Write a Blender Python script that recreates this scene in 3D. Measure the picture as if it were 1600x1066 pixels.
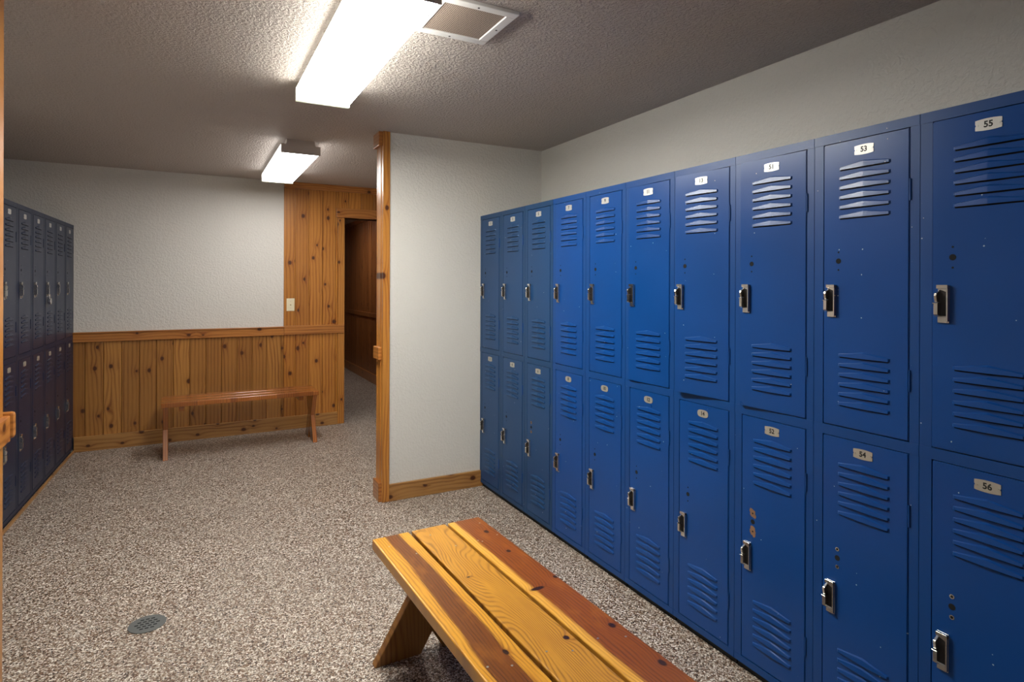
import bpy, bmesh, math, random
from mathutils import Vector, Matrix, Euler

for o in list(bpy.data.objects):
    bpy.data.objects.remove(o)
scn = bpy.context.scene
C = scn.collection
R = math.radians
random.seed(7)

# ------------------------------------------------------------------ camera
cam_data = bpy.data.cameras.new('camera')
cam_data.sensor_width = 36.0
cam_data.lens = 933.3938 / 1600 * 36
cam_data.shift_y = -(533 - 444.7816) / 1600
cam_data.clip_start = 0.02
cam = bpy.data.objects.new('camera', cam_data)
C.objects.link(cam)
cam.matrix_world = (Matrix.Translation((0, 0, 1.3923)) @ Matrix.Rotation(R(-28.0569), 4, 'Z')
                    @ Matrix.Rotation(R(90 - .0527), 4, 'X') @ Matrix.Rotation(R(.2019), 4, 'Z'))
scn.camera = cam

# ------------------------------------------------------------------ world, exposure
world = bpy.data.worlds.new('world')
scn.world = world
world.use_nodes = True
world.node_tree.nodes['Background'].inputs[0].default_value = (.6, .7, 1, 1)
world.node_tree.nodes['Background'].inputs[1].default_value = 0.02
scn.view_settings.view_transform = 'Standard'
scn.view_settings.look = 'None'
scn.view_settings.gamma = 1
scn.view_settings.use_curve_mapping = False
scn.view_settings.exposure = 0.0

LAMP_NEAR = 64.0      # emission of the near tube fixture
LAMP_FAR = 24.0
FILL_BACK = 5.0       # added fill light, unseen, in the half of the room behind the viewer
COL_NEAR = (1.0, .98, .89)
COL_FAR = (1.0, .97, .93)
COL_FILL_BACK = (.60, .76, 1.0)

# ------------------------------------------------------------------ node helpers
def new_mat(name):
    m = bpy.data.materials.new(name)
    m.use_nodes = True
    nt = m.node_tree
    return m, nt, nt.nodes['Principled BSDF']

def N(nt, typ, **kw):
    n = nt.nodes.new(typ)
    for k, v in kw.items():
        setattr(n, k, v)
    return n

def setin(nt, sock, v):
    if isinstance(v, bpy.types.NodeSocket):
        nt.links.new(v, sock)
    elif isinstance(v, (tuple, list)) and len(v) == 3 and sock.type == 'RGBA':
        sock.default_value = (*v, 1)
    else:
        sock.default_value = v

def math_(nt, op, a, b=None, c=None, clamp=False):
    n = N(nt, 'ShaderNodeMath', operation=op)
    n.use_clamp = clamp
    setin(nt, n.inputs[0], a)
    if b is not None: setin(nt, n.inputs[1], b)
    if c is not None: setin(nt, n.inputs[2], c)
    return n.outputs[0]

def mix(nt, f, a, b, blend='MIX'):
    n = N(nt, 'ShaderNodeMix', data_type='RGBA', blend_type=blend)
    setin(nt, n.inputs[0], f); setin(nt, n.inputs[6], a); setin(nt, n.inputs[7], b)
    return n.outputs[2]

def ramp(nt, f, stops, interp='LINEAR'):
    n = N(nt, 'ShaderNodeValToRGB')
    n.color_ramp.interpolation = interp
    el = n.color_ramp.elements
    while len(el) < len(stops): el.new(0.5)
    for e, (p, c) in zip(el, stops):
        e.position = p
        e.color = (c, c, c, 1) if isinstance(c, (int, float)) else (*c, 1)
    nt.links.new(f, n.inputs[0])
    return n.outputs[0]

def noise(nt, vec, scale, detail=2, rough=.5, dist=0, out=0):
    n = N(nt, 'ShaderNodeTexNoise')
    if vec is not None: nt.links.new(vec, n.inputs['Vector'])
    n.inputs['Scale'].default_value = scale
    n.inputs['Detail'].default_value = detail
    n.inputs['Roughness'].default_value = rough
    n.inputs['Distortion'].default_value = dist
    return n.outputs[out]

def vor(nt, vec, scale, feature='F1', dims='3D', rand=1):
    n = N(nt, 'ShaderNodeTexVoronoi', feature=feature, voronoi_dimensions=dims)
    if vec is not None: nt.links.new(vec, n.inputs['Vector'])
    n.inputs['Scale'].default_value = scale
    n.inputs['Randomness'].default_value = rand
    return n

def comb(nt, x, y, z):
    n = N(nt, 'ShaderNodeCombineXYZ')
    setin(nt, n.inputs[0], x); setin(nt, n.inputs[1], y); setin(nt, n.inputs[2], z)
    return n.outputs[0]

def coords(nt):
    t = N(nt, 'ShaderNodeTexCoord')
    s = N(nt, 'ShaderNodeSeparateXYZ')
    nt.links.new(t.outputs['Object'], s.inputs[0])
    return t.outputs['Object'], s.outputs[0], s.outputs[1], s.outputs[2]

def bump(nt, bsdf, h, strength, dist):
    b = N(nt, 'ShaderNodeBump')
    b.inputs['Strength'].default_value = strength
    b.inputs['Distance'].default_value = dist
    nt.links.new(h, b.inputs['Height'])
    nt.links.new(b.outputs[0], bsdf.inputs['Normal'])

def plain(name, col, rough=.5, metal=0, spec=.5):
    m, nt, b = new_mat(name)
    b.inputs['Base Color'].default_value = (*col, 1)
    b.inputs['Roughness'].default_value = rough
    b.inputs['Metallic'].default_value = metal
    b.inputs['Specular IOR Level'].default_value = spec
    return m

# ------------------------------------------------------------------ materials
def plaster(name, col, s1, strength, dist, var=.05):
    m, nt, b = new_mat(name)
    v, x, y, z = coords(nt)
    n1 = noise(nt, v, s1, 3, .55, .4)
    n2 = ramp(nt, n1, [(.42, 0), (.62, 1)])
    n3 = noise(nt, v, s1 * 4, 2)
    h = math_(nt, 'ADD', n2, math_(nt, 'MULTIPLY', n3, .25))
    bump(nt, b, h, strength, dist)
    big = noise(nt, v, 1.3, 3)
    f = math_(nt, 'MULTIPLY_ADD', big, var * 2, 1 - var)
    c = mix(nt, 1.0, col, comb(nt, f, f, f), 'MULTIPLY')
    nt.links.new(c, b.inputs['Base Color'])
    b.inputs['Roughness'].default_value = .6
    b.inputs['Specular IOR Level'].default_value = .3
    return m

M = {}
M['wall'] = plaster('textured_off_white_wall_paint', (.69, .67, .63), 60, .42, .005)
M['ceiling'] = plaster('knockdown_ceiling_paint', (.56, .50, .46), 75, .8, .006)

def floor_mat():
    m, nt, b = new_mat('pebble_flake_floor')
    v, x, y, z = coords(nt)
    c1 = vor(nt, v, 205)
    s = N(nt, 'ShaderNodeSeparateColor')
    nt.links.new(c1.outputs['Color'], s.inputs[0])
    col = ramp(nt, s.outputs[0], [(0, (.035, .02, .013)), (.17, (.13, .065, .036)), (.36, (.235, .16, .105)),
                                  (.52, (.33, .27, .22)), (.68, (.50, .44, .38)), (.86, (.76, .71, .65))], 'CONSTANT')
    big = noise(nt, v, 2.2, 4)
    f = math_(nt, 'MULTIPLY_ADD', big, .3, .85)
    col = mix(nt, 1.0, col, comb(nt, f, f, f), 'MULTIPLY')
    nt.links.new(col, b.inputs['Base Color'])
    h = math_(nt, 'ADD', s.outputs[1], math_(nt, 'MULTIPLY', c1.outputs['Distance'], -1.5))
    bump(nt, b, h, .5, .002)
    b.inputs['Roughness'].default_value = .42
    return m
M['floor'] = floor_mat()

def pine(name, light, dark, knot=(.07, .018, .005), across='X', along='Z', bw=.127, rings=34, knots=1.0,
         rough=.33, tone=.42, warp=.035, seed=0.0, coat=.25):
    """varnished knotty pine: each board of width bw has its own tone, grain and knots"""
    m, nt, b = new_mat(name)
    v, x, y, z = coords(nt)
    ax = {'X': x, 'Y': y, 'Z': z}
    a, l = ax[across], ax[along]
    idx = math_(nt, 'FLOOR', math_(nt, 'DIVIDE', math_(nt, 'ADD', a, 50 * bw + seed), bw))
    wn = N(nt, 'ShaderNodeTexWhiteNoise', noise_dimensions='1D')
    nt.links.new(math_(nt, 'ADD', idx, seed * 7.3), wn.inputs['W'])
    rnd = wn.outputs[0]
    r10 = math_(nt, 'MULTIPLY', rnd, 17.0)
    kv = comb(nt, math_(nt, 'MULTIPLY', math_(nt, 'ADD', a, r10), 1 / .105), math_(nt, 'MULTIPLY', math_(nt, 'ADD', l, r10), 1 / .26), 0)
    kn = vor(nt, kv, 1.0, dims='2D')
    kd = kn.outputs['Distance']
    sc = N(nt, 'ShaderNodeSeparateColor'); nt.links.new(kn.outputs['Color'], sc.inputs[0])
    has = math_(nt, 'GREATER_THAN', sc.outputs[0], 1 - .62 * knots)
    # knot dots are rounder than the stretched cells: rebuild a distance in metres
    kp = N(nt, 'ShaderNodeSeparateXYZ'); nt.links.new(kn.outputs['Position'], kp.inputs[0])
    kvs = N(nt, 'ShaderNodeSeparateXYZ'); nt.links.new(kv, kvs.inputs[0])
    dx = math_(nt, 'MULTIPLY', math_(nt, 'SUBTRACT', kvs.outputs[0], kp.outputs[0]), .105)
    dy = math_(nt, 'MULTIPLY', math_(nt, 'SUBTRACT', kvs.outputs[1], kp.outputs[1]), .26)
    d2 = math_(nt, 'SQRT', math_(nt, 'ADD', math_(nt, 'MULTIPLY', dx, dx), math_(nt, 'MULTIPLY', math_(nt, 'MULTIPLY', dy, dy), .55)))
    ksize = math_(nt, 'MULTIPLY_ADD', sc.outputs[1], .010, .008)
    km = math_(nt, 'MULTIPLY', has, math_(nt, 'SUBTRACT', 1.0, math_(nt, 'SMOOTH_MIN', math_(nt, 'DIVIDE', d2, ksize), 1.0, .4), clamp=True))
    km = math_(nt, 'MINIMUM', math_(nt, 'MULTIPLY', km, 3.0), 1.0)
    halo = math_(nt, 'MULTIPLY', has, math_(nt, 'EXPONENT', math_(nt, 'MULTIPLY', d2, -45.0)))
    # rings
    gv = comb(nt, math_(nt, 'MULTIPLY', math_(nt, 'ADD', a, r10), 5.5), math_(nt, 'MULTIPLY', math_(nt, 'ADD', l, r10), 1.1), rnd)
    wz = noise(nt, gv, 1.0, 2, .5)
    amp = math_(nt, 'MULTIPLY_ADD', math_(nt, 'MULTIPLY', rnd, rnd), warp * 5, warp * .8)
    rr = math_(nt, 'ADD', a, math_(nt, 'MULTIPLY', wz, amp))
    rr = math_(nt, 'ADD', rr, math_(nt, 'MULTIPLY', halo, .03))
    ring = math_(nt, 'SINE', math_(nt, 'MULTIPLY', rr, rings * 6.283))
    ring = math_(nt, 'POWER', math_(nt, 'MULTIPLY_ADD', ring, .5, .5), 2.2)
    fv = comb(nt, math_(nt, 'MULTIPLY', a, 320.0), math_(nt, 'MULTIPLY', l, 9.0), r10)
    fib = noise(nt, fv, 1.0, 3, .6)
    g = math_(nt, 'MULTIPLY', ring, math_(nt, 'MULTIPLY_ADD', noise(nt, gv, 1.7, 1), 1.3, -.15, clamp=True))
    g = math_(nt, 'ADD', g, math_(nt, 'MULTIPLY_ADD', fib, .8, -.30))
    g = math_(nt, 'ADD', g, math_(nt, 'MULTIPLY', halo, .7), clamp=True)
    col = mix(nt, g, light, dark)
    tn = math_(nt, 'MULTIPLY_ADD', rnd, tone, 1 - tone * .55)
    col = mix(nt, 1.0, col, comb(nt, tn, math_(nt, 'MULTIPLY_ADD', tn, 1.15, -.15), math_(nt, 'MULTIPLY_ADD', tn, 1.25, -.25)), 'MULTIPLY')
    col = mix(nt, km, col, knot)
    nt.links.new(col, b.inputs['Base Color'])
    b.inputs['Roughness'].default_value = rough
    b.inputs['Coat Weight'].default_value = coat
    b.inputs['Coat Roughness'].default_value = .2
    bump(nt, b, math_(nt, 'ADD', fib, math_(nt, 'MULTIPLY', ring, .4)), .12, .001)
    return m

HONEY_L, HONEY_D = (.56, .235, .042), (.27, .075, .009)
M['pine_panel'] = pine('pine_panelling', HONEY_L, HONEY_D, seed=.03)
M['pine_wains'] = pine('pine_wainscot', (.44, .20, .045), (.20, .065, .012), seed=.41, knots=.6)
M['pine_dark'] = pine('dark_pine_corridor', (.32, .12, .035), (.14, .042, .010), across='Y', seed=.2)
M['pine_h'] = pine('pine_trim_across', (.50, .20, .045), (.24, .07, .012), across='Z', along='X', bw=.6, rings=40, seed=.13)
M['pine_hy'] = pine('pine_trim_depth', (.50, .20, .045), (.24, .07, .012), across='Z', along='Y', bw=.6, rings=40, seed=.23)
M['pine_v'] = pine('pine_trim_upright', (.56, .24, .045), (.30, .09, .012), across='X', along='Z', bw=.6, rings=46, seed=.33, knots=.8)
M['pine_base'] = pine('pine_baseboard', (.40, .20, .06), (.21, .08, .02), across='Z', along='X', bw=.6, rings=34, seed=.19)
M['bench_red'] = pine('reddish_bench_wood', (.38, .12, .018), (.15, .032, .005), across='Y', along='X', bw=.3, rings=60, seed=.55, knots=.3, rough=.2, coat=.6)
M['bench_leg'] = pine('bench_leg_wood', (.29, .13, .032), (.12, .04, .010), across='X', along='Z', bw=.5, rings=60, seed=.65, knots=.3)

def bench_board(name, yellow, brown, band, wob, rings, seed, knots, warp):
    """one varnished seat board; band = (centre, half width) of the brown heartwood across local x"""
    m, nt, b = new_mat(name)
    v, x, y, z = coords(nt)
    nv = comb(nt, math_(nt, 'MULTIPLY', x, 5.0), math_(nt, 'MULTIPLY', y, 1.5), seed)
    wz = noise(nt, nv, 1.0, 2, .5)
    wzc = math_(nt, 'SUBTRACT', wz, .5)
    # knots at given places: (x, y, rx, ry)
    ktot = None; halo = None
    for (kx, ky, rx, ry) in knots:
        ddx = math_(nt, 'DIVIDE', math_(nt, 'SUBTRACT', x, kx), rx)
        ddy = math_(nt, 'DIVIDE', math_(nt, 'SUBTRACT', y, ky), ry)
        d = math_(nt, 'SQRT', math_(nt, 'ADD', math_(nt, 'MULTIPLY', ddx, ddx), math_(nt, 'MULTIPLY', ddy, ddy)))
        kk = math_(nt, 'SUBTRACT', 1.35, d, clamp=True)
        kk = math_(nt, 'MINIMUM', math_(nt, 'MULTIPLY', kk, 2.2), 1.0)
        hh = math_(nt, 'EXPONENT', math_(nt, 'MULTIPLY', d, -.55))
        ktot = kk if ktot is None else math_(nt, 'MAXIMUM', ktot, kk)
        halo = hh if halo is None else math_(nt, 'ADD', halo, hh)
    rr = math_(nt, 'ADD', x, math_(nt, 'MULTIPLY', wzc, warp))
    rr = math_(nt, 'ADD', rr, math_(nt, 'MULTIPLY', noise(nt, comb(nt, math_(nt, 'MULTIPLY', x, 18.0), math_(nt, 'MULTIPLY', y, 6.0), seed + 1), 1.0, 2), .02))
    if halo is not None:
        rr = math_(nt, 'ADD', rr, math_(nt, 'MULTIPLY', halo, .03))
    ring = math_(nt, 'SINE', math_(nt, 'MULTIPLY', rr, rings * 6.283))
    ring = math_(nt, 'POWER', math_(nt, 'MULTIPLY_ADD', ring, .5, .5), 2.6)
    patch = noise(nt, comb(nt, math_(nt, 'MULTIPLY', x, 30.0), math_(nt, 'MULTIPLY', y, 5.0), seed + 8), 1.0, 2, .5)
    ring = math_(nt, 'MULTIPLY', ring, math_(nt, 'MULTIPLY_ADD', patch, 3.6, -.9, clamp=True))
    fib = noise(nt, comb(nt, math_(nt, 'MULTIPLY', x, 380.0), math_(nt, 'MULTIPLY', y, 9.0), seed), 1.0, 4, .65)
    blot = noise(nt, comb(nt, math_(nt, 'MULTIPLY', x, 22.0), math_(nt, 'MULTIPLY', y, 8.0), seed + 3), 1.0, 3, .6)
    ey = mix(nt, math_(nt, 'MULTIPLY_ADD', ring, .62, math_(nt, 'MULTIPLY_ADD', fib, .35, -.15), clamp=True), yellow[0], yellow[1])
    ey = mix(nt, math_(nt, 'MULTIPLY_ADD', blot, 1.4, -.62, clamp=True), ey, yellow[2])
    eb = mix(nt, math_(nt, 'MULTIPLY_ADD', ring, .5, math_(nt, 'MULTIPLY_ADD', fib, 1.1, -.42), clamp=True), brown[0], brown[1])
    eb = mix(nt, math_(nt, 'MULTIPLY_ADD', blot, 2.2, -1.15, clamp=True), eb, brown[2])
    bx = math_(nt, 'ADD', x, math_(nt, 'MULTIPLY', wzc, wob))
    bf = math_(nt, 'ABSOLUTE', math_(nt, 'SUBTRACT', bx, band[0]))
    hw = math_(nt, 'MULTIPLY_ADD', y, -band[2], band[1])
    bf = math_(nt, 'DIVIDE', math_(nt, 'SUBTRACT', hw, bf), .010)
    bf = math_(nt, 'ADD', bf, math_(nt, 'MULTIPLY_ADD', fib, 2.4, -1.2), clamp=True)
    col = mix(nt, bf, ey, eb)
    if ktot is not None:
        col = mix(nt, math_(nt, 'MULTIPLY', halo, .45, clamp=True), col, (.22, .05, .008))
        col = mix(nt, ktot, col, (.03, .008, .004))
    nt.links.new(col, b.inputs['Base Color'])
    b.inputs['Roughness'].default_value = .28
    b.inputs['Coat Weight'].default_value = .15
    b.inputs['Coat Roughness'].default_value = .2
    b.inputs['Specular IOR Level'].default_value = .35
    bump(nt, b, math_(nt, 'ADD', fib, math_(nt, 'MULTIPLY', ring, .8)), .22, .0012)
    return m

def paint(name, col, rough=.3, chips=1.0):
    m, nt, b = new_mat(name)
    v, x, y, z = coords(nt)
    oi = N(nt, 'ShaderNodeObjectInfo')
    va = N(nt, 'ShaderNodeVectorMath', operation='ADD')
    nt.links.new(v, va.inputs[0])
    nt.links.new(comb(nt, math_(nt, 'MULTIPLY', oi.outputs['Random'], 31.0), 0, math_(nt, 'MULTIPLY', oi.outputs['Random'], 57.0)), va.inputs[1])
    vv = va.outputs[0]
    # a few small chips of missing paint
    sv = N(nt, 'ShaderNodeSeparateXYZ'); nt.links.new(vv, sv.inputs[0])
    c = vor(nt, comb(nt, sv.outputs[0], sv.outputs[2], 0), 14, dims='2D')
    sc = N(nt, 'ShaderNodeSeparateColor'); nt.links.new(c.outputs['Color'], sc.inputs[0])
    dd = math_(nt, 'ADD', c.outputs['Distance'], math_(nt, 'MULTIPLY', noise(nt, vv, 260, 2), .05))
    chip = math_(nt, 'LESS_THAN', dd, math_(nt, 'MULTIPLY', math_(nt, 'GREATER_THAN', sc.outputs[0], .84), math_(nt, 'MULTIPLY_ADD', sc.outputs[1], .02, .034 * chips)))
    big = noise(nt, vv, 3.0, 3)
    f = math_(nt, 'MULTIPLY_ADD', big, .3, .85)
    base = mix(nt, 1.0, col, comb(nt, f, f, f), 'MULTIPLY')
    base = mix(nt, chip, base, (.55, .58, .62))
    nt.links.new(base, b.inputs['Base Color'])
    rg = math_(nt, 'MULTIPLY_ADD', noise(nt, vv, 6.0, 3), .12, rough - .06)
    nt.links.new(rg, b.inputs['Roughness'])
    bump(nt, b, noise(nt, vv, 170, 2), .05, .001)
    b.inputs['Specular IOR Level'].default_value = .4
    return m
M['blue_door'] = paint('blue_door_enamel', (.002, .056, .25), .30)
M['blue_frame'] = paint('blue_frame_enamel', (.002, .052, .22), .38, .8)
M['blue_door_worn'] = paint('dull_blue_door_enamel', (.006, .050, .155), .36)  # greyer, less glossy blue for the three farthest right columns
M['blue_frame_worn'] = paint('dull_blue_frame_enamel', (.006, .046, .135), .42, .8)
M['navy_door'] = paint('navy_door_enamel', (.006, .018, .055), .34)  # locker blue darkened: the left side's shade is put into this colour
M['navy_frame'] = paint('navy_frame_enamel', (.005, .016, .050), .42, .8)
M['inside'] = plain('locker_inside_paint', (.05, .045, .05), .6)
M['chrome'] = plain('worn_chrome', (.72, .70, .67), .22, 1)
M['dark_metal'] = plain('dark_latch_metal', (.045, .04, .04), .4, .6)
M['plate'] = plain('aluminium_number_plate', (.60, .59, .57), .42, .5)
M['plate_old'] = plain('tarnished_number_plate', (.50, .47, .41), .42, .5)
M['ink'] = plain('black_ink', (.01, .01, .01), .6)
M['hole'] = plain('open_hole', (.004, .004, .006), .9)
M['rust'] = plain('bare_brown_primer', (.25, .13, .07), .7)
M['black'] = plain('black_rubber_base', (.008, .008, .009), .7)
M['white_metal'] = plain('white_enamel_metal', (.62, .58, .55), .45)
M['vent_white'] = plain('vent_white_paint', (.75, .74, .73), .45)
M['cream'] = plain('cream_switch_plastic', (.78, .70, .50), .35)
M['drain'] = plain('grey_drain_metal', (.16, .17, .17), .45, .5)
M['nail'] = plain('nail_steel', (.45, .43, .40), .35, 1)
M['brass'] = plain('padlock_steel', (.65, .65, .66), .25, 1)

def mesh_mat():
    m, nt, b = new_mat('vent_perforated_mesh')
    v, x, y, z = coords(nt)
    c = vor(nt, comb(nt, math_(nt, 'MULTIPLY', x, 145.0), math_(nt, 'MULTIPLY', y, 145.0), 0), 1.0, dims='2D', rand=.12)
    f = math_(nt, 'LESS_THAN', c.outputs['Distance'], .33)
    nt.links.new(mix(nt, f, (.42, .33, .27), (.03, .018, .012)), b.inputs['Base Color'])
    b.inputs['Roughness'].default_value = .6
    return m
M['mesh'] = mesh_mat()

def lens_mat(name, col, strength):
    m, nt, b = new_mat(name)
    b.inputs['Base Color'].default_value = (.8, .8, .78, 1)
    b.inputs['Emission Color'].default_value = (*col, 1)
    b.inputs['Emission Strength'].default_value = strength
    b.inputs['Roughness'].default_value = .3
    return m

def lens_pair(name, col, strength):
    return [lens_mat(name, col, strength), lens_mat(name + '_side', col, strength * .27)]

# ------------------------------------------------------------------ mesh helpers
class MB:
    def __init__(s): s.v = []; s.f = []; s.m = []
    def box(s, x0, x1, y0, y1, z0, z1, mi=0):
        i = len(s.v)
        s.v += [(x0, y0, z0), (x1, y0, z0), (x1, y1, z0), (x0, y1, z0), (x0, y0, z1), (x1, y0, z1), (x1, y1, z1), (x0, y1, z1)]
        for q in ((0, 3, 2, 1), (4, 5, 6, 7), (0, 1, 5, 4), (1, 2, 6, 5), (2, 3, 7, 6), (3, 0, 4, 7)):
            s.f.append([i + k for k in q]); s.m.append(mi)
        return s
    def prism(s, pts, axis, a, b, mi=0):
        """polygon pts in the two other axes, extruded along axis from a to b"""
        n = len(pts); i = len(s.v)
        for t in (a, b):
            for (p, q) in pts:
                s.v.append({'X': (t, p, q), 'Y': (p, t, q), 'Z': (p, q, t)}[axis])
        s.f.append([i + k for k in range(n)]); s.m.append(mi)
        s.f.append([i + n + k for k in reversed(range(n))]); s.m.append(mi)
        for k in range(n):
            s.f.append([i + k, i + n + k, i + n + (k + 1) % n, i + (k + 1) % n]); s.m.append(mi)
        return s
    def cyl(s, c, r, axis, a, b, n=20, mi=0, r2=None):
        pts = [(math.cos(2 * math.pi * k / n), math.sin(2 * math.pi * k / n)) for k in range(n)]
        i = len(s.v)
        for t, rr in ((a, r), (b, r if r2 is None else r2)):
            for (p, q) in pts:
                p, q = c[0] + p * rr, c[1] + q * rr
                s.v.append({'X': (t, p, q), 'Y': (p, t, q), 'Z': (p, q, t)}[axis])
        s.f.append([i + k for k in range(n)]); s.m.append(mi)
        s.f.append([i + n + k for k in reversed(range(n))]); s.m.append(mi)
        for k in range(n):
            s.f.append([i + k, i + n + k, i + n + (k + 1) % n, i + (k + 1) % n]); s.m.append(mi)
        return s
    def quad(s, pts, mi=0):
        i = len(s.v); s.v += list(pts); s.f.append(list(range(i, i + len(pts)))); s.m.append(mi)
    def mesh(s, name, mats, smooth=False, recalc=True):
        me = bpy.data.meshes.new(name)
        me.from_pydata(s.v, [], s.f)
        for m in (mats if isinstance(mats, (list, tuple)) else [mats]): me.materials.append(m)
        me.polygons.foreach_set('material_index', s.m)
        me.update()
        if recalc:
            bm = bmesh.new(); bm.from_mesh(me)
            bmesh.ops.recalc_face_normals(bm, faces=bm.faces)
            bm.to_mesh(me); bm.free()
        if smooth:
            me.polygons.foreach_set('use_smooth', [True] * len(me.polygons))
        return me
    def build(s, name, mats, parent=None, bevel=0, seg=2, loc=None, **kw):
        return link(name, s.mesh(name, mats, **kw), parent, bevel, seg, loc)

def link(name, me, parent=None, bevel=0, seg=2, loc=None):
    o = bpy.data.objects.new(name, me); C.objects.link(o)
    if parent: o.parent = parent
    if loc: o.location = loc
    if bevel:
        md = o.modifiers.new('bevel', 'BEVEL'); md.width = bevel; md.segments = seg; md.limit_method = 'ANGLE'; md.angle_limit = R(40)
    return o

def thing(name, label, cat, loc=(0, 0, 0), rz=0, group=None):
    o = bpy.data.objects.new(name, None); C.objects.link(o)
    o.empty_display_size = .1
    o.location = loc; o.rotation_euler = (0, 0, rz)
    o['label'] = label; o['category'] = cat
    if group: o['group'] = group
    return o

def struct(o, label, cat):
    o['kind'] = 'structure'; o['label'] = label; o['category'] = cat
    return o

# ------------------------------------------------------------------ room dimensions (metres)
XR = 1.7472           # front plane of the right bank
XW = 2.239            # right wall
YP = 3.7466           # partition face
ZC = 2.362            # ceiling
XL = -1.40            # left wall
YB = -1.75            # wall behind the viewer
YE = 11.4             # end of corridor
def YF(x): return 6.0313 + .0154 * x     # far wall, very slightly skewed
XJ = 1.326            # left edge of the doorway
XJ2 = 2.12
ZD = 2.045            # doorway head
XD = .757             # where the plaster meets the pine

# floor and ceiling
struct(MB().box(XL - .1, XW + .1, YB - .1, YE + .1, -.08, 0).build('floor', M['floor']), 'speckled brown and white pebble floor of the changing room', 'floor')
struct(MB().box(XL - .1, XW + .1, YB - .1, YE + .1, ZC, ZC + .08).build('ceiling', M['ceiling']), 'grey brown knockdown textured ceiling', 'ceiling')
# walls
struct(MB().box(XW, XW + .1, YB, 6.07, 0, ZC).build('wall_right', M['wall']), 'off white textured wall behind the long row of blue lockers', 'wall')
struct(MB().box(XL - .1, XL, YB, YF(XL), 0, ZC).build('wall_left', M['wall']), 'off white wall behind the left lockers', 'wall')
struct(MB().box(XL - .1, XW + .1, YB - .1, YB, 0, ZC).build('wall_back', M['pine_dark']), 'off white wall behind the viewer', 'wall')  # dark pine set here to cut light bounced into the room
m = MB()
T = .13
def sl(x0, x1, off=0, t=T): return [(x0, YF(x0) - off), (x1, YF(x1) - off), (x1, YF(x1) - off + t), (x0, YF(x0) - off + t)]
m.prism(sl(XL - .1, XJ), 'Z', 0, ZC); m.prism(sl(XJ, XJ2), 'Z', ZD, ZC); m.prism(sl(XJ2, XW), 'Z', 0, ZC)
struct(m.build('wall_far', M['wall']), 'off white textured far wall above the pine wainscot, with a doorway at its right', 'wall')

def boards(x0, x1, z0, z1, fy, bw, seed=0, thick=.014, groove=.0055, org=0):
    """tongue and groove boards standing on a wall; fy(x) is the wall face, boards stand proud towards -y"""
    m = MB(); k = math.floor((x0 - org) / bw)
    while org + k * bw < x1 - 1e-4:
        a, b = max(x0, org + k * bw), min(x1, org + (k + 1) * bw)
        g = min(groove, (b - a) / 3)
        pts = [(a, fy(a)), (a, fy(a) - .003), (a + g * .35, fy(a) - .003), (a + g * .35, fy(a) - thick + .003), (a + g, fy(a) - thick),
               (b - g, fy(b) - thick), (b - g * .35, fy(b) - thick + .003), (b - g * .35, fy(b) - .003), (b, fy(b) - .003), (b, fy(b))]
        m.prism(pts, 'Z', z0, z1)
        k += 1
    return m
# colour by board needs the same board grid as the mesh
def panel_obj(name, mb, mat, org, bw):
    return mb.build(name, mat)
BW = .127
org = XD - 6 * BW
struct(boards(-1.32, XD, .12, .90, YF, BW, org=-50 * BW - .41 + 0 * BW).build('wall_wainscot', M['pine_wains']), 'lower wall panelling of upright brown pine boards behind the far bench', 'wall panelling')
mm = boards(XD, XJ - .066, .12, 2.30, YF, BW, org=-50 * BW - .03)
m2 = boards(XJ - .066, XJ2 + .06, ZD + .09, 2.30, YF, BW, org=-50 * BW - .03)
off = len(mm.v); mm.v += m2.v; mm.f += [[i + off for i in f] for f in m2.f]; mm.m += m2.m
struct(mm.build('wall_pine', M['pine_panel']), 'upright knotty pine boards beside and above the doorway', 'wall panelling')

# trims on far wall
def trim(n, mb, mat, label, cat='trim', bevel=.003):
    o = mb.build('trim_%d' % n, mat, bevel=bevel); return struct(o, label, cat)
trim(1, MB().prism(sl(-1.32, XD, .032, .032), 'Z', .90, .972).prism(sl(-1.32, XD, .040, .040), 'Z', .972, .982), M['pine_h'], 'pine chair rail between the far plaster and the wainscot', 'chair rail')
trim(2, MB().prism(sl(XD + .001, XJ - .004, .036, .036), 'Z', .903, .986), M['pine_h'], 'pine chair rail crossing the knotty boards to the doorway', 'chair rail')
trim(3, MB().prism(sl(XD, XW - .01, .030, .030), 'Z', 2.30, ZC), M['pine_h'], 'pine crown board over the doorway wall', 'crown trim')
trim(4, MB().prism(sl(XJ - .066, XJ, .022, .15), 'Z', 0, ZD), M['pine_v'], 'upright pine casing at the left of the doorway', 'door casing')
trim(5, MB().prism(sl(XJ - .082, XJ2 + .08, .034, .16), 'Z', ZD, ZD + .092), M['pine_h'], 'pine header board over the doorway', 'door casing')
trim(6, MB().prism(sl(XJ2, XJ2 + .066, .022, .15), 'Z', 0, ZD), M['pine_v'], 'upright pine casing at the right of the doorway', 'door casing')
struct(MB().prism(sl(-.862, XJ - .068, .033, .033), 'Z', 0, .122).build('baseboard_far', M['pine_base'], bevel=.003), 'knotty pine baseboard under the wainscot behind the far bench', 'baseboard')

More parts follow.
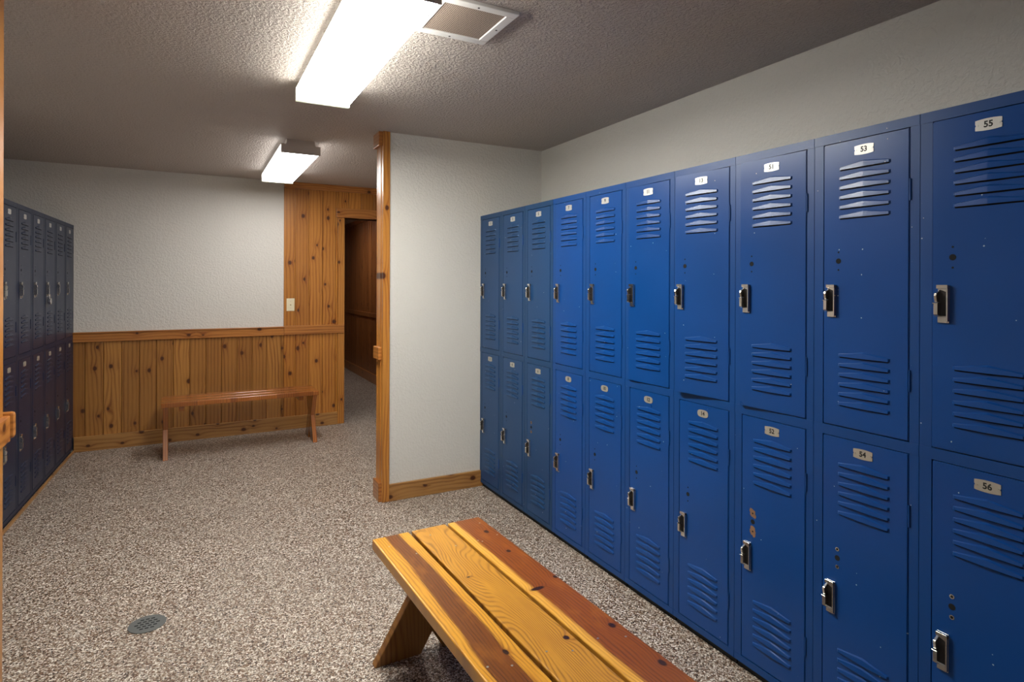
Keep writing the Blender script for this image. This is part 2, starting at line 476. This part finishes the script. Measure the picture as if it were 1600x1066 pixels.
# partition in the middle with its pine end post
PX = 1.078            # end of the wall core
struct(MB().box(PX, XW, YP, YP + .115, 0, ZC).build('wall_center', M['wall']), 'short off white partition wall at the end of the right lockers', 'wall')
struct(MB().box(1.105, XR + .02, YP - .019, YP, 0, .108).build('baseboard_center', M['pine_base'], bevel=.003), 'pine baseboard under the short white partition', 'baseboard')
m = MB()
m.box(1.062, PX, YP - .004, YP + .119, 0, ZC)                       # end board
m.box(1.060, 1.1055, YP - .016, YP, 0, ZC).box(1.060, 1.1055, YP + .115, YP + .133, 0, ZC)   # casings
m.box(1.0575, 1.0635, YP + .03, YP + .034, 0, ZC)
trim(7, m, M['pine_v'], 'tall knotty pine end post of the short white partition', 'post')
trim(8, MB().box(1.040, 1.062, YP + .015, YP + .135, .905, .984), M['pine_hy'], 'small pine rail block halfway up the partition post', 'trim block')
trim(9, MB().box(1.040, 1.062, YP + .0, YP + .135, 0, .118), M['pine_hy'], 'small pine base block at the foot of the partition post', 'trim block')
trim(10, MB().box(1.036, 1.062, YP + .0, YP + .135, 2.272, ZC), M['pine_hy'], 'small pine crown block at the top of the partition post', 'trim block')

# partition on the left near the viewer; only its pine post shows at the frame edge
struct(MB().box(XL, -.55, 2.30, 2.42, 0, ZC).build('wall_near_left', M['wall']), 'partition wall at the left edge in front of the left lockers', 'wall')
m = MB().box(-.55, -.533, 2.285, 2.435, 0, ZC).box(-.60, -.5335, 2.27, 2.285, 0, ZC)
trim(11, m, M['pine_v'], 'pine end post at the very left edge of the photo', 'post')
trim(12, MB().box(-.533, -.514, 2.29, 2.43, .885, .968), M['pine_hy'], 'pine rail block on the post at the left edge', 'trim block')
trim(13, MB().box(-.60, -.506, 2.436, 2.466, .892, .976), M['pine_h'], 'pale rounded rail end behind the left edge post', 'trim block', bevel=.009)

# corridor beyond the doorway
def fyc(y): return XW
mb = MB(); k = 0; y = 6.18
while y < YE - .01:
    b = min(YE, y + .127)
    mb.prism([(XW, y), (XW - .009, y), (XW - .014, y + .004), (XW - .014, b - .004), (XW - .009, b), (XW, b)], 'Z', .125, 2.30)
    y = b
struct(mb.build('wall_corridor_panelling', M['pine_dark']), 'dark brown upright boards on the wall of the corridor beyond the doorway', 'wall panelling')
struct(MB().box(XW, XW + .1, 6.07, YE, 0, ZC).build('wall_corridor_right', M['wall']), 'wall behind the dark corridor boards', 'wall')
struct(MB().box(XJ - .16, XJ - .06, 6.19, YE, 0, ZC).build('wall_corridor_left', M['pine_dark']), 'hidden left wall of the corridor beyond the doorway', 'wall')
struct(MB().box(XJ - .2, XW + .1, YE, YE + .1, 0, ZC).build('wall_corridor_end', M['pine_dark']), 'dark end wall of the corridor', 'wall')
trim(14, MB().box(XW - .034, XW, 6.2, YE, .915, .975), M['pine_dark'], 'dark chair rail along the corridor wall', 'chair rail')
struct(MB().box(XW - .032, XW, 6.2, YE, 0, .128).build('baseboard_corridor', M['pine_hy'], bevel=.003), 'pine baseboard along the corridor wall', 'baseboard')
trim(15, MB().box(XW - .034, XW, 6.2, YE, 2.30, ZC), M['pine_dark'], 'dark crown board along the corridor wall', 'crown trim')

# ------------------------------------------------------------------ lockers
W = .3143; H = 1.83; ZB = .0295
DZ = [(.054, .927), (.958, 1.831)]       # door bottom and top
DXA, DXB = .031, .289                    # door edges across the column
DWD = DXB - DXA; DH = .873
DEPTH = .485

def door_mesh():
    m = MB()
    g = .0022
    # pan: front sheet with returned edges, local x -DWD..0, y 0..0.016, z 0..DH
    m.box(-DWD + g, -g, 0, .016, g, DH - g)
    me = m.mesh('door_pan', [M['blue_door'], M['inside']])
    bm = bmesh.new(); bm.from_mesh(me)
    bmesh.ops.bevel(bm, geom=[e for e in bm.edges], offset=.0022, segments=2, affect='EDGES')
    bm.to_mesh(me); bm.free()
    return me

def louver_pts(cx, zb):
    w = .077; s = -1
    def P(x, z, y): return (cx + x, -y, zb + z)
    base = [P(-w, .0085, 0), P(0, .0195, 0), P(w, .0085, 0)]
    mid = [P(-w + .004, .0072, .0040), P(0, .0160, .0052), P(w - .004, .0072, .0040)]
    low = [P(-w + .004, 0, .0048), P(0, 0, .0074), P(w - .004, 0, .0048)]
    sl_, sr_ = P(-w, 0, 0), P(w, 0, 0)
    return base, mid, low, sl_, sr_

def add_louver(m, cx, zb, mi_slot):
    base, mid, low, a, b = louver_pts(cx, zb)
    for k in (0, 1):
        m.quad([base[k], base[k + 1], mid[k + 1], mid[k]])
        m.quad([mid[k], mid[k + 1], low[k + 1], low[k]])
    m.quad([base[0], mid[0], low[0], a]); m.quad([base[2], b, low[2], mid[2]])
    # the slot under the hood opens into the dark locker
    x0, x1 = cx - .073, cx + .073
    m.quad([(x0, -.0004, zb - .0036), (x1, -.0004, zb - .0036), (x1, -.0004, zb + .004), (x0, -.0004, zb + .004)], mi_slot)

def make_door_mesh(mat):
    me = door_mesh()
    m = MB()
    m.v = [tuple(v.co) for v in me.vertices]; m.f = [list(p.vertices) for p in me.polygons]; m.m = [0] * len(m.f)
    cx = -DWD / 2
    for k in range(6):
        add_louver(m, cx, DH - .087 - .0296 * k, 1)
        add_louver(m, cx, .068 + .0296 * k, 1)
    return m.mesh('door', [mat, M['hole']], recalc=True)

DOORM = make_door_mesh(M['blue_door']); DOORM_DULL = make_door_mesh(M['blue_door_worn'])
DOORM_SHADED = make_door_mesh(M['navy_door'])

def make_frame_mesh(mats, depth=DEPTH):
    m = MB(); t = .0018; g = .0008
    a, b = g, W - g
    z0, z1 = ZB, ZB + H
    # shell
    m.box(a, a + t, .002, depth, z0, z1).box(b - t, b, .002, depth, z0, z1)
    m.box(a, b, depth - t, depth, z0, z1)
    m.box(a, b, .002, depth, z1 - t, z1).box(a, b, .002, depth, z0, z0 + t)
    m.box(a + t, b - t, .03, depth, .940, .943)
    # frame: uprights a touch behind the rails, with a fold line between
    ft = .02
    for (x0, x1) in ((a, DXA), (DXB, b)):
        m.box(x0, x1, .0012, ft, z0 + .012, z1 - .012)
    m.box(a, b, 0, ft, DZ[1][1], z1)
    m.box(a, b, 0, ft, DZ[0][1], DZ[1][0])
    m.box(a, b, 0, ft, z0, DZ[0][0])
    # stop strips behind the door edges so the joints read dark
    for (zz0, zz1) in DZ:
        m.box(DXA, DXA + .014, .018, .020, zz0, zz1, 1).box(DXB - .014, DXB, .018, .020, zz0, zz1, 1)
        m.box(DXA, DXB, .018, .020, zz0, zz0 + .014, 1).box(DXA, DXB, .018, .020, zz1 - .014, zz1, 1)
    return m.mesh('frame', mats)
FRAMEM = make_frame_mesh([M['blue_frame'], M['inside']])
FRAMEM_DULL = make_frame_mesh([M['blue_frame_worn'], M['inside']])
FRAMEM_SHADED = make_frame_mesh([M['navy_frame'], M['inside']])

def plinth_mesh():
    return MB().box(.003, W - .003, .018, DEPTH - .02, 0, ZB).mesh('plinth', M['black'])
PLINTHM = plinth_mesh()

def latch_mesh():
    m = MB()
    # chrome back plate with a long recess, lifting lever at its left, keeper below
    w, h = .0135, .050
    m.box(-w, w, -.0035, 0, -h, h)                                     # plate
    m.box(w - .004, w, -.011, -.0035, -h + .004, h - .002)             # right rim
    m.box(-w, w, -.012, -.0035, h - .010, h)                           # top hood
    m.prism([(-w + .001, h - .010), (w - .004, h - .010), (w - .004, h - .019)], 'Y', -.009, -.0035)
    m.box(-w, w - .004, -.0050, -.0035, -h, -h + .017)                 # lower tab
    m.box(-w + .002, w - .005, -.0045, -.0036, -h + .018, h - .013, 1) # dark recess
    m.prism([(-.0035, h - .014), (-.020, h - .022), (-.0225, h - .028), (-.018, .004), (-.0035, .004)], 'X', -w - .001, -w + .0055)  # lever
    m.prism([(-.0035, .003), (-.021, .003), (-.021, -.028), (-.014, -.034), (-.0035, -.034)], 'X', -w - .002, -w + .008)             # keeper block
    m.box(-w - .004, -w + .009, -.0225, -.0035, .0005, .003)
    return m.mesh('latch', [M['chrome'], M['dark_metal']])
LATCHM = latch_mesh()

def hinge_mesh():
    return MB().cyl((0, -.0004), .0027, 'Z', -.03, .03, 10).mesh('hinge', M['blue_frame'])
HINGEM = hinge_mesh()
HINGEM_SHADED = HINGEM.copy(); HINGEM_SHADED.materials[0] = M['navy_frame']

def text_polys(body, size):
    cu = bpy.data.curves.new('digits', 'FONT')
    cu.body = body; cu.size = size; cu.align_x = 'CENTER'; cu.align_y = 'CENTER'
    cu.resolution_u = 3; cu.extrude = 0; cu.offset = size * .035
    o = bpy.data.objects.new('digits', cu); C.objects.link(o)
    bpy.context.view_layer.update()
    dg = bpy.context.evaluated_depsgraph_get()
    me = bpy.data.meshes.new_from_object(o.evaluated_get(dg))
    v = [(p.co.x, p.co.y) for p in me.vertices]; f = [list(p.vertices) for p in me.polygons]
    bpy.data.objects.remove(o); bpy.data.curves.remove(cu); bpy.data.meshes.remove(me)
    return v, f

def plate_mesh(number, oval, old):
    m = MB(); w, h = .0285, .0125
    pts = []
    n = 10
    if oval:
        for k in range(28):
            a = 2 * math.pi * k / 28
            ca, sa = math.cos(a), math.sin(a)
            pts.append((w * .97 * math.copysign(abs(ca) ** .6, ca), (h + .002) * math.copysign(abs(sa) ** .8, sa)))
    else:
        for k in range(n + 1):
            t = -1 + 2 * k / n; pts.append((w * t, -h - .0025 * (1 - t * t)))
        pts += [(w, -.003), (w - .002, 0), (w, .003)]
        for k in range(n + 1):
            t = 1 - 2 * k / n; pts.append((w * t, h + .0025 * (1 - t * t)))
        pts += [(-w, .003), (-w + .002, 0), (-w, -.003)]
    m.prism(pts, 'Y', -.0013, 0)
    for s in (-1, 1):
        m.cyl((s * (w - .0055), 0), .0022, 'Y', -.0026, -.001, 10, 0)
    if number:
        v, f = text_polys(number, .0215)
        i = len(m.v)
        m.v += [(x * (.95 if len(number) > 1 else 1), -.0016, z) for x, z in v]
        for q in f: m.f.append([i + k for k in q]); m.m.append(1)
    return m.mesh('number_plate', [M['plate_old' if old else 'plate'], M['ink']], recalc=False)

def fixplate(me):   # outward normals for the prism part only matter for shading: double sided, so keep
    return me

def hole_mesh(kind):
    """keyhole with its two screw holes; kind: plain, chrome screws, stripped paint, rusty"""
    m = MB()
    m.cyl((0, 0), .0082, 'Y', -.0006, 0, 20, 0)
    z = (.027, -.027)
    if kind == 'plain':
        for q in z: m.cyl((0, q), .0028, 'Y', -.0006, 0, 12, 0)
    elif kind == 'screws':
        for q in z:
            m.cyl((0, q), .0060, 'Y', -.0010, 0, 14, 1); m.cyl((0, q), .0034, 'Y', -.0014, 0, 12, 0)
    elif kind == 'stripped':
        rr = random.Random(4)
        for q in (.030, -.034):
            pts = []
            for k in range(18):
                a = 2 * math.pi * k / 18; r = .0115 * (1 + .28 * rr.uniform(-1, 1)) * (1 + .45 * abs(math.sin(a)))
                pts.append((r * math.cos(a), q + r * math.sin(a)))
            m.prism(pts, 'Y', -.0005, 0, 2); m.cyl((0, q), .003, 'Y', -.0009, 0, 12, 0)
    elif kind == 'rusty':
        for q in z:
            m.cyl((0, q), .0085, 'Y', -.0005, 0, 12, 2); m.cyl((0, q), .0028, 'Y', -.0008, 0, 12, 0)
    return m.mesh('lock_hole', [M['hole'], M['chrome'], M['rust']])
HOLES = {k: hole_mesh(k) for k in ('plain', 'screws', 'stripped', 'rusty')}
BLANK = {o: plate_mesh('', False, o) for o in (False, True)}

def make_locker(loc, rz, label, group, nums=(None, None), ajar=(0, 0), holes=('plain', 'plain'), paint_kind=False,
                oval=(False, False), lids=('', '')):
    t = thing('locker', label, 'locker', loc, rz, group)
    link('frame', {0: FRAMEM, 1: FRAMEM_DULL, 2: FRAMEM_SHADED}[int(paint_kind)], t)
    link('plinth', PLINTHM, t)
    for i in (0, 1):                                    # 0 lower, 1 upper
        d = link('door', {0: DOORM, 1: DOORM_DULL, 2: DOORM_SHADED}[int(paint_kind)], t)
        d.location = (DXB, 0, DZ[i][0]); d.rotation_euler = (0, 0, R(ajar[i]))
        n = nums[i]
        where = 'upper' if i else 'lower'
        d['label'] = (where + ' door numbered ' + n) if n else where + ' door'
        if ajar[i] > 2: d['label'] = d['label'] + ', standing slightly ajar'
        link('latch', LATCHM, d, loc=(-DWD + .031, 0, .386 - (.012 if i == 0 else 0)), bevel=.0008, seg=1)
        if n: pm = plate_mesh(n, oval[i], i == 0)
        else: pm = BLANK[i == 0]
        link('number_plate', pm, d, loc=(-DWD / 2, -.0002, DH - .036))
        link('lock_hole', HOLES[holes[i]], d, loc=(-DWD + .051, 0, .508 - (.008 if i == 0 else 0)))
        for hz in (.17, .70):
            link('hinge', HINGEM_SHADED if paint_kind == 2 else HINGEM, d, loc=(.0005, 0, hz))
    return t

RU = ['1', '3', '5', '7', '9', '11', '13', '51', '53', '55']
RL = ['2', '4', '6', '8', '10', '12', '14', '52', '54', '56']
desc = {
    0: 'dull blue two door locker column against the white partition, farthest of the right row',
    1: 'dull blue two door locker column, second from the white partition',
    2: 'dull blue locker column with rust around its lower lock hole, third from the partition',
    3: 'blue locker column just right of the dull blue ones, numbered 7 and 8',
    4: 'blue locker column numbered 9 and 10, fifth from the white partition',
    5: 'blue locker column numbered 11 and 12, left of the one with its upper door ajar',
    6: 'blue locker column numbered 13 and 14, its upper door swung slightly open',
    7: 'blue locker column numbered 51 and 52, brown bare marks on its lower door',
    8: 'blue locker column numbered 53 and 54, second from the right edge of the photo',
    9: 'blue locker column numbered 55 and 56, nearest of the right row at the frame edge'}
ajar = {5: (0, 2.4), 6: (0, 6.0), 7: (0, 3.1), 9: (0, .9), 3: (0, .5)}
for k in range(10):
    yl = YP - .003 - k * W
    hl = {2: 'rusty', 7: 'stripped', 8: 'screws', 9: 'screws'}.get(k, 'plain')
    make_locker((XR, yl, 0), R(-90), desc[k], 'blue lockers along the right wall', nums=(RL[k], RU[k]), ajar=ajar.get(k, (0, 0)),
                holes=(hl, 'plain'), paint_kind=k < 3, oval=(2 < k < 7, False))

# left bank, very slightly turned
ang = -math.atan(.0358)
ends = Vector((-.867, 6.005))
udir = Vector((-.0358, -1)).normalized()       # towards the viewer
ldesc = ['dark blue locker column of the left row, touching the far wall wainscot',
         'dark blue locker column of the left row, second from the far wall',
         'dark blue locker column of the left row with a padlock on its upper door',
         'dark blue locker column of the left row, fourth from the far wall',
         'dark blue locker column of the left row, second from the photo edge',
         'dark blue locker column of the left row, cut by the left edge post']
LW = .3022
for k in range(6):
    p = ends + udir * (LW * (k + 1))
    t = make_locker((p.x, p.y, 0), R(90) + ang, ldesc[k], 'dark blue lockers along the left wall', paint_kind=2)
    t.scale = (LW / W, .9, 1)
# wooden strip at the foot of the left bank
p0 = ends; p1 = ends + udir * (LW * 6)
o = MB().box(0, LW * 6, -.012, -.001, 0, .020).build('trim_16', M['pine_base'], bevel=.003)
o.location = (p1.x, p1.y, 0); o.rotation_euler = (0, 0, R(90) + ang)
struct(o, 'thin wooden strip along the foot of the left lockers', 'trim')

# padlock hanging from the upper latch of the third left locker
pl = thing('padlock', 'small steel padlock hanging from an upper latch of the left lockers', 'padlock')
q = ends + udir * (LW * 3 - .062 * LW / W)
pl.location = (q.x + .018, q.y, 1.262); pl.rotation_euler = (0, 0, R(90) + ang)
MB().cyl((0, 0), .022, 'Y', -.009, .009, 24).build('body', M['brass'], pl, bevel=.002)
m = MB(); nseg = 12
cu = bpy.data.curves.new('shackle', 'CURVE'); cu.dimensions = '3D'; cu.bevel_depth = .0035; cu.bevel_resolution = 3
sp = cu.splines.new('POLY'); pts = [(-.012, 0, .012), (-.012, 0, .034)] + [(-.012 * math.cos(math.pi * k / 8), 0, .034 + .012 * math.sin(math.pi * k / 8)) for k in range(1, 8)] + [(.012, 0, .034), (.012, 0, .012)]
sp.points.add(len(pts) - 1)
for a, b in zip(sp.points, pts): a.co = (*b, 1)
so = bpy.data.objects.new('shackle', cu); C.objects.link(so); 
bpy.context.view_layer.update()
sm = bpy.data.meshes.new_from_object(so.evaluated_get(bpy.context.evaluated_depsgraph_get()))
bpy.data.objects.remove(so); sm.materials.clear(); sm.materials.append(M['chrome'])
link('shackle', sm, pl)

# ------------------------------------------------------------------ benches
def bench(label, loc, rz, L, boards_x, mats, legmat, th=.038, zt=.45, nails=(), depth=.438):
    """local x across the seat (0..depth), local y along it (0 far end .. -L)"""
    t = thing('bench', label, 'bench', loc, rz, 'wooden benches')
    brd = []
    for i, (a, b) in enumerate(boards_x):
        cx = (a + b) / 2
        o = MB().box(a - cx, b - cx, -L, 0, -th, 0).build('seat_board', mats[i], t, bevel=.004, seg=3, loc=(cx, 0, zt))
        brd.append((o, cx))
    for (i, x, y) in nails:
        o, cx = brd[i]
        MB().cyl((x - cx, y), .0032, 'Z', -.001, .0006, 12).build('nail', M['nail'], o)
    # crossed legs near each end
    lt = .036; lw = .140
    zt2 = zt - th - .0005
    for y0, s in ((-.012, 1), (-L + .012, -1)):
        for dirn in (1, -1):
            # board leaning across the bench: foot on one side, head under the other side
            yy0 = y0 - s * lt if s > 0 else y0
            ya, yb = (y0 - lt, y0) if s > 0 else (y0, y0 + lt)
            if dirn < 0:      # the two boards are half lapped
                sh = -.0012 if s > 0 else .0012
                ya += sh; yb += sh
            fw = .178 if depth > .4 else .135; run = depth + .004 - fw - .01
            x0 = -.004
            foot = [(x0, 0), (x0 + fw, 0)]
            head = [(x0 + fw + run, zt2), (x0 + run, zt2)]
            pts = foot + head
            if dirn < 0: pts = [(depth - p, z) for p, z in pts]
            MB().prism(pts, 'Y', ya, yb).build('leg', legmat, t, bevel=.003)
        yc = y0 - .13 if s > 0 else y0 + .13
        MB().box(.03, depth - .03, yc - .02, yc + .02, zt2 - .038, zt2).build('crosspiece', legmat, t, bevel=.002)
    return t

Y1 = ((.70, .33, .030), (.26, .085, .009), (.48, .19, .018))
B1 = ((.20, .058, .007), (.055, .012, .002), (.36, .12, .012))
mb1 = bench_board('seat_board_brown_heart', Y1, B1, (-.004, .032, .020), .07, 95, 1.3,
                  [(-.002 + .030, -.83, .006, .011)], .06)
mb2 = bench_board('seat_board_golden', ((.58, .27, .030), (.17, .055, .008), (.40, .16, .018)), B1, (0, -.1, 0), 0, 85, 5.1,
                  [(.048, -.855, .0075, .0085), (-.036, -.43, .005, .004)], .30)
mb3 = bench_board('seat_board_red_brown', ((.78, .40, .06), (.42, .17, .02), (.70, .32, .04)), ((.28, .072, .008), (.09, .019, .003), (.42, .13, .014)), (.018, .0635, 0), .012, 90, 9.7,
                  [(.028, -.145, .008, .012), (.020, -.33, .007, .009), (.060, -.565, .007, .008), (-.03, -.60, .022, .008), (.042, -.87, .008, .011), (.046, -1.06, .008, .012)], .08)
bench_x = [(0, .140), (.152, .290), (.302, .438)]
BL = 1.25
bench('three plank varnished bench with yellow and brown streaks before the right lockers', (.583, 2.181, 0), math.atan(.032), BL,
      bench_x, [mb1, mb2, mb3], M['bench_leg'],
      nails=[(0, .03, -.86), (0, .085, -.885), (0, .035, -.09), (0, .10, -.19), (2, .335, -.20), (2, .345, -.215), (2, .412, -.06), (2, .42, -.19), (1, .20, -.07), (1, .245, -.20), (1, .19, -.88), (1, .25, -.91), (2, .34, -.9), (2, .41, -.93)])
# far bench: its length runs along the far wall
bench('low reddish brown wooden bench standing before the wainscot at the far wall', (-.222, 5.385, 0), R(90) + R(1.6), 1.195,
      [(0, .110), (.118, .228), (.236, .345)], [M['bench_red']] * 3, M['bench_red'], depth=.345)

# ------------------------------------------------------------------ ceiling fixtures
def fixture(label, x0, x1, y0, y1, lens, endmat):
    """wraparound tube fixture: white metal spine on the ceiling, glowing prismatic lens with up-turned sides, end caps"""
    t = thing('ceiling_light', label, 'ceiling light', ((x0 + x1) / 2, (y0 + y1) / 2, ZC), 0, 'tube lights on the ceiling')
    w = (x1 - x0) / 2; l = (y1 - y0) / 2
    MB().box(-w + .035, w - .035, -l + .004, l - .004, -.050, 0).build('housing', M['white_metal'], t, bevel=.002)
    m = MB()
    pts = [(-w, -.036), (-w + .003, -.085), (-w + .012, -.0925), (w - .012, -.0925), (w - .003, -.085), (w, -.036),
           (w - .003, -.036), (w - .006, -.083), (w - .014, -.089), (-w + .014, -.089), (-w + .006, -.083), (-w + .003, -.036)]
    m.prism(pts, 'Y', -l + .006, l - .006)
    for k in (0, 1, 4, 5, 6, 7, 10, 11): m.m[2 + k] = 1
    m.build('lens', lens, t)
    MB().box(-w + .003, w - .003, -l + .006, l - .006, -.0500, -.0375).build('reflector', M['white_metal'], t)
    for s in (-1, 1):
        y = s * (l - .003)
        MB().prism([(-w - .002, -.034), (-w - .002, -.095), (w + .002, -.095), (w + .002, -.034), (w - .03, -.034), (w - .035, -.020), (-w + .035, -.020), (-w + .03, -.034)],
                   'Y', y - .003, y + .003).build('end_cap', endmat, t, bevel=.0012)
    MB().box(-w - .001, w + .001, l, l + .010, -.0965, -.040).build('lens_lip', M['cap'], t, bevel=.002)
    return t
lensA = lens_pair('glowing_lens_near', COL_NEAR, LAMP_NEAR)
lensB = lens_pair('glowing_lens_far', COL_FAR, LAMP_FAR)
lensC = lens_pair('glowing_lens_back', COL_FILL_BACK, FILL_BACK)
def cap_mat():
    m, nt, b = new_mat('translucent_end_cap')
    b.inputs['Base Color'].default_value = (.75, .72, .62, 1); b.inputs['Roughness'].default_value = .4
    b.inputs['Emission Color'].default_value = (.93, 1, .70, 1); b.inputs['Emission Strength'].default_value = .75
    return m
M['cap'] = cap_mat()
fixture('large glowing tube light on the ceiling, nearest the vent', .430, .682, 1.755, 3.012, lensA, M['white_metal'])
fixture('smaller looking glowing tube light on the ceiling toward the doorway', .514, .766, 4.245, 5.535, lensB, M['white_metal'])
fixture('tube light on the ceiling behind the viewer', .430, .682, -1.35, -.10, lensC, M['white_metal'])  # added out of view as weak cool fill

lensD = lens_pair('glowing_lens_corridor', COL_FAR, 10.0)
fixture('tube light on the corridor ceiling out of sight', 1.42, 1.672, 7.6, 8.85, lensD, M['white_metal'])  # added out of view to brighten the corridor boards
# vent
v = thing('ceiling_vent', 'square white framed ceiling vent with brown mesh beside the near tube light', 'vent', (.869, 2.016, ZC))
m = MB(); a, b = .117, .152
zf = -.014
for (x0, x1, y0, y1) in ((-b, b, a, b), (-b, b, -b, -a), (-b, -a, -a, a), (a, b, -a, a)):
    m.box(x0, x1, y0, y1, zf, 0)
m.build('frame', M['vent_white'], v, bevel=.002)
MB().box(-a, a, -a, a, -.008, -.005).build('grille', M['mesh'], v)
for (x, y) in ((0, (a + b) / 2), (0, -(a + b) / 2), ((a + b) / 2, 0), (-(a + b) / 2, 0)):
    MB().cyl((x, y), .004, 'Z', zf - .0012, zf, 12).build('screw', M['dark_metal'], v)

# light switch
s = thing('light_switch', 'cream light switch on the knotty pine boards above the chair rail', 'light switch', (.817, YF(.817) - .0142, 1.187))
MB().box(-.036, .036, -.006, 0, -.060, .060).build('cover_plate', M['cream'], s, bevel=.003)
MB().prism([(-.006, -.010), (-.020, .004), (-.020, .010), (-.006, .012)], 'X', -.0045, .0045).build('toggle', M['cream'], s, bevel=.0008)
for z in (.032, -.032):
    MB().cyl((0, z), .003, 'Y', -.0072, -.006, 10).build('screw', M['nail'], s)

# floor drain
d = thing('floor_drain', 'round grey metal floor drain in the speckled floor', 'drain', (-.163, 2.843, 0))
MB().cyl((0, 0), .068, 'Z', 0, .0035, 40).build('cover', M['drain'], d, bevel=.001)
m = MB()
for i, y in enumerate((-.036, -.018, 0, .018, .036)):
    n = (3, 4, 5, 4, 3)[i]
    for k in range(n):
        x = (k - (n - 1) / 2) * .019
        m.box(x - .0065, x + .0065, y - .0035, y + .0035, .0032, .0038)
m.build('slots', M['hole'], d)
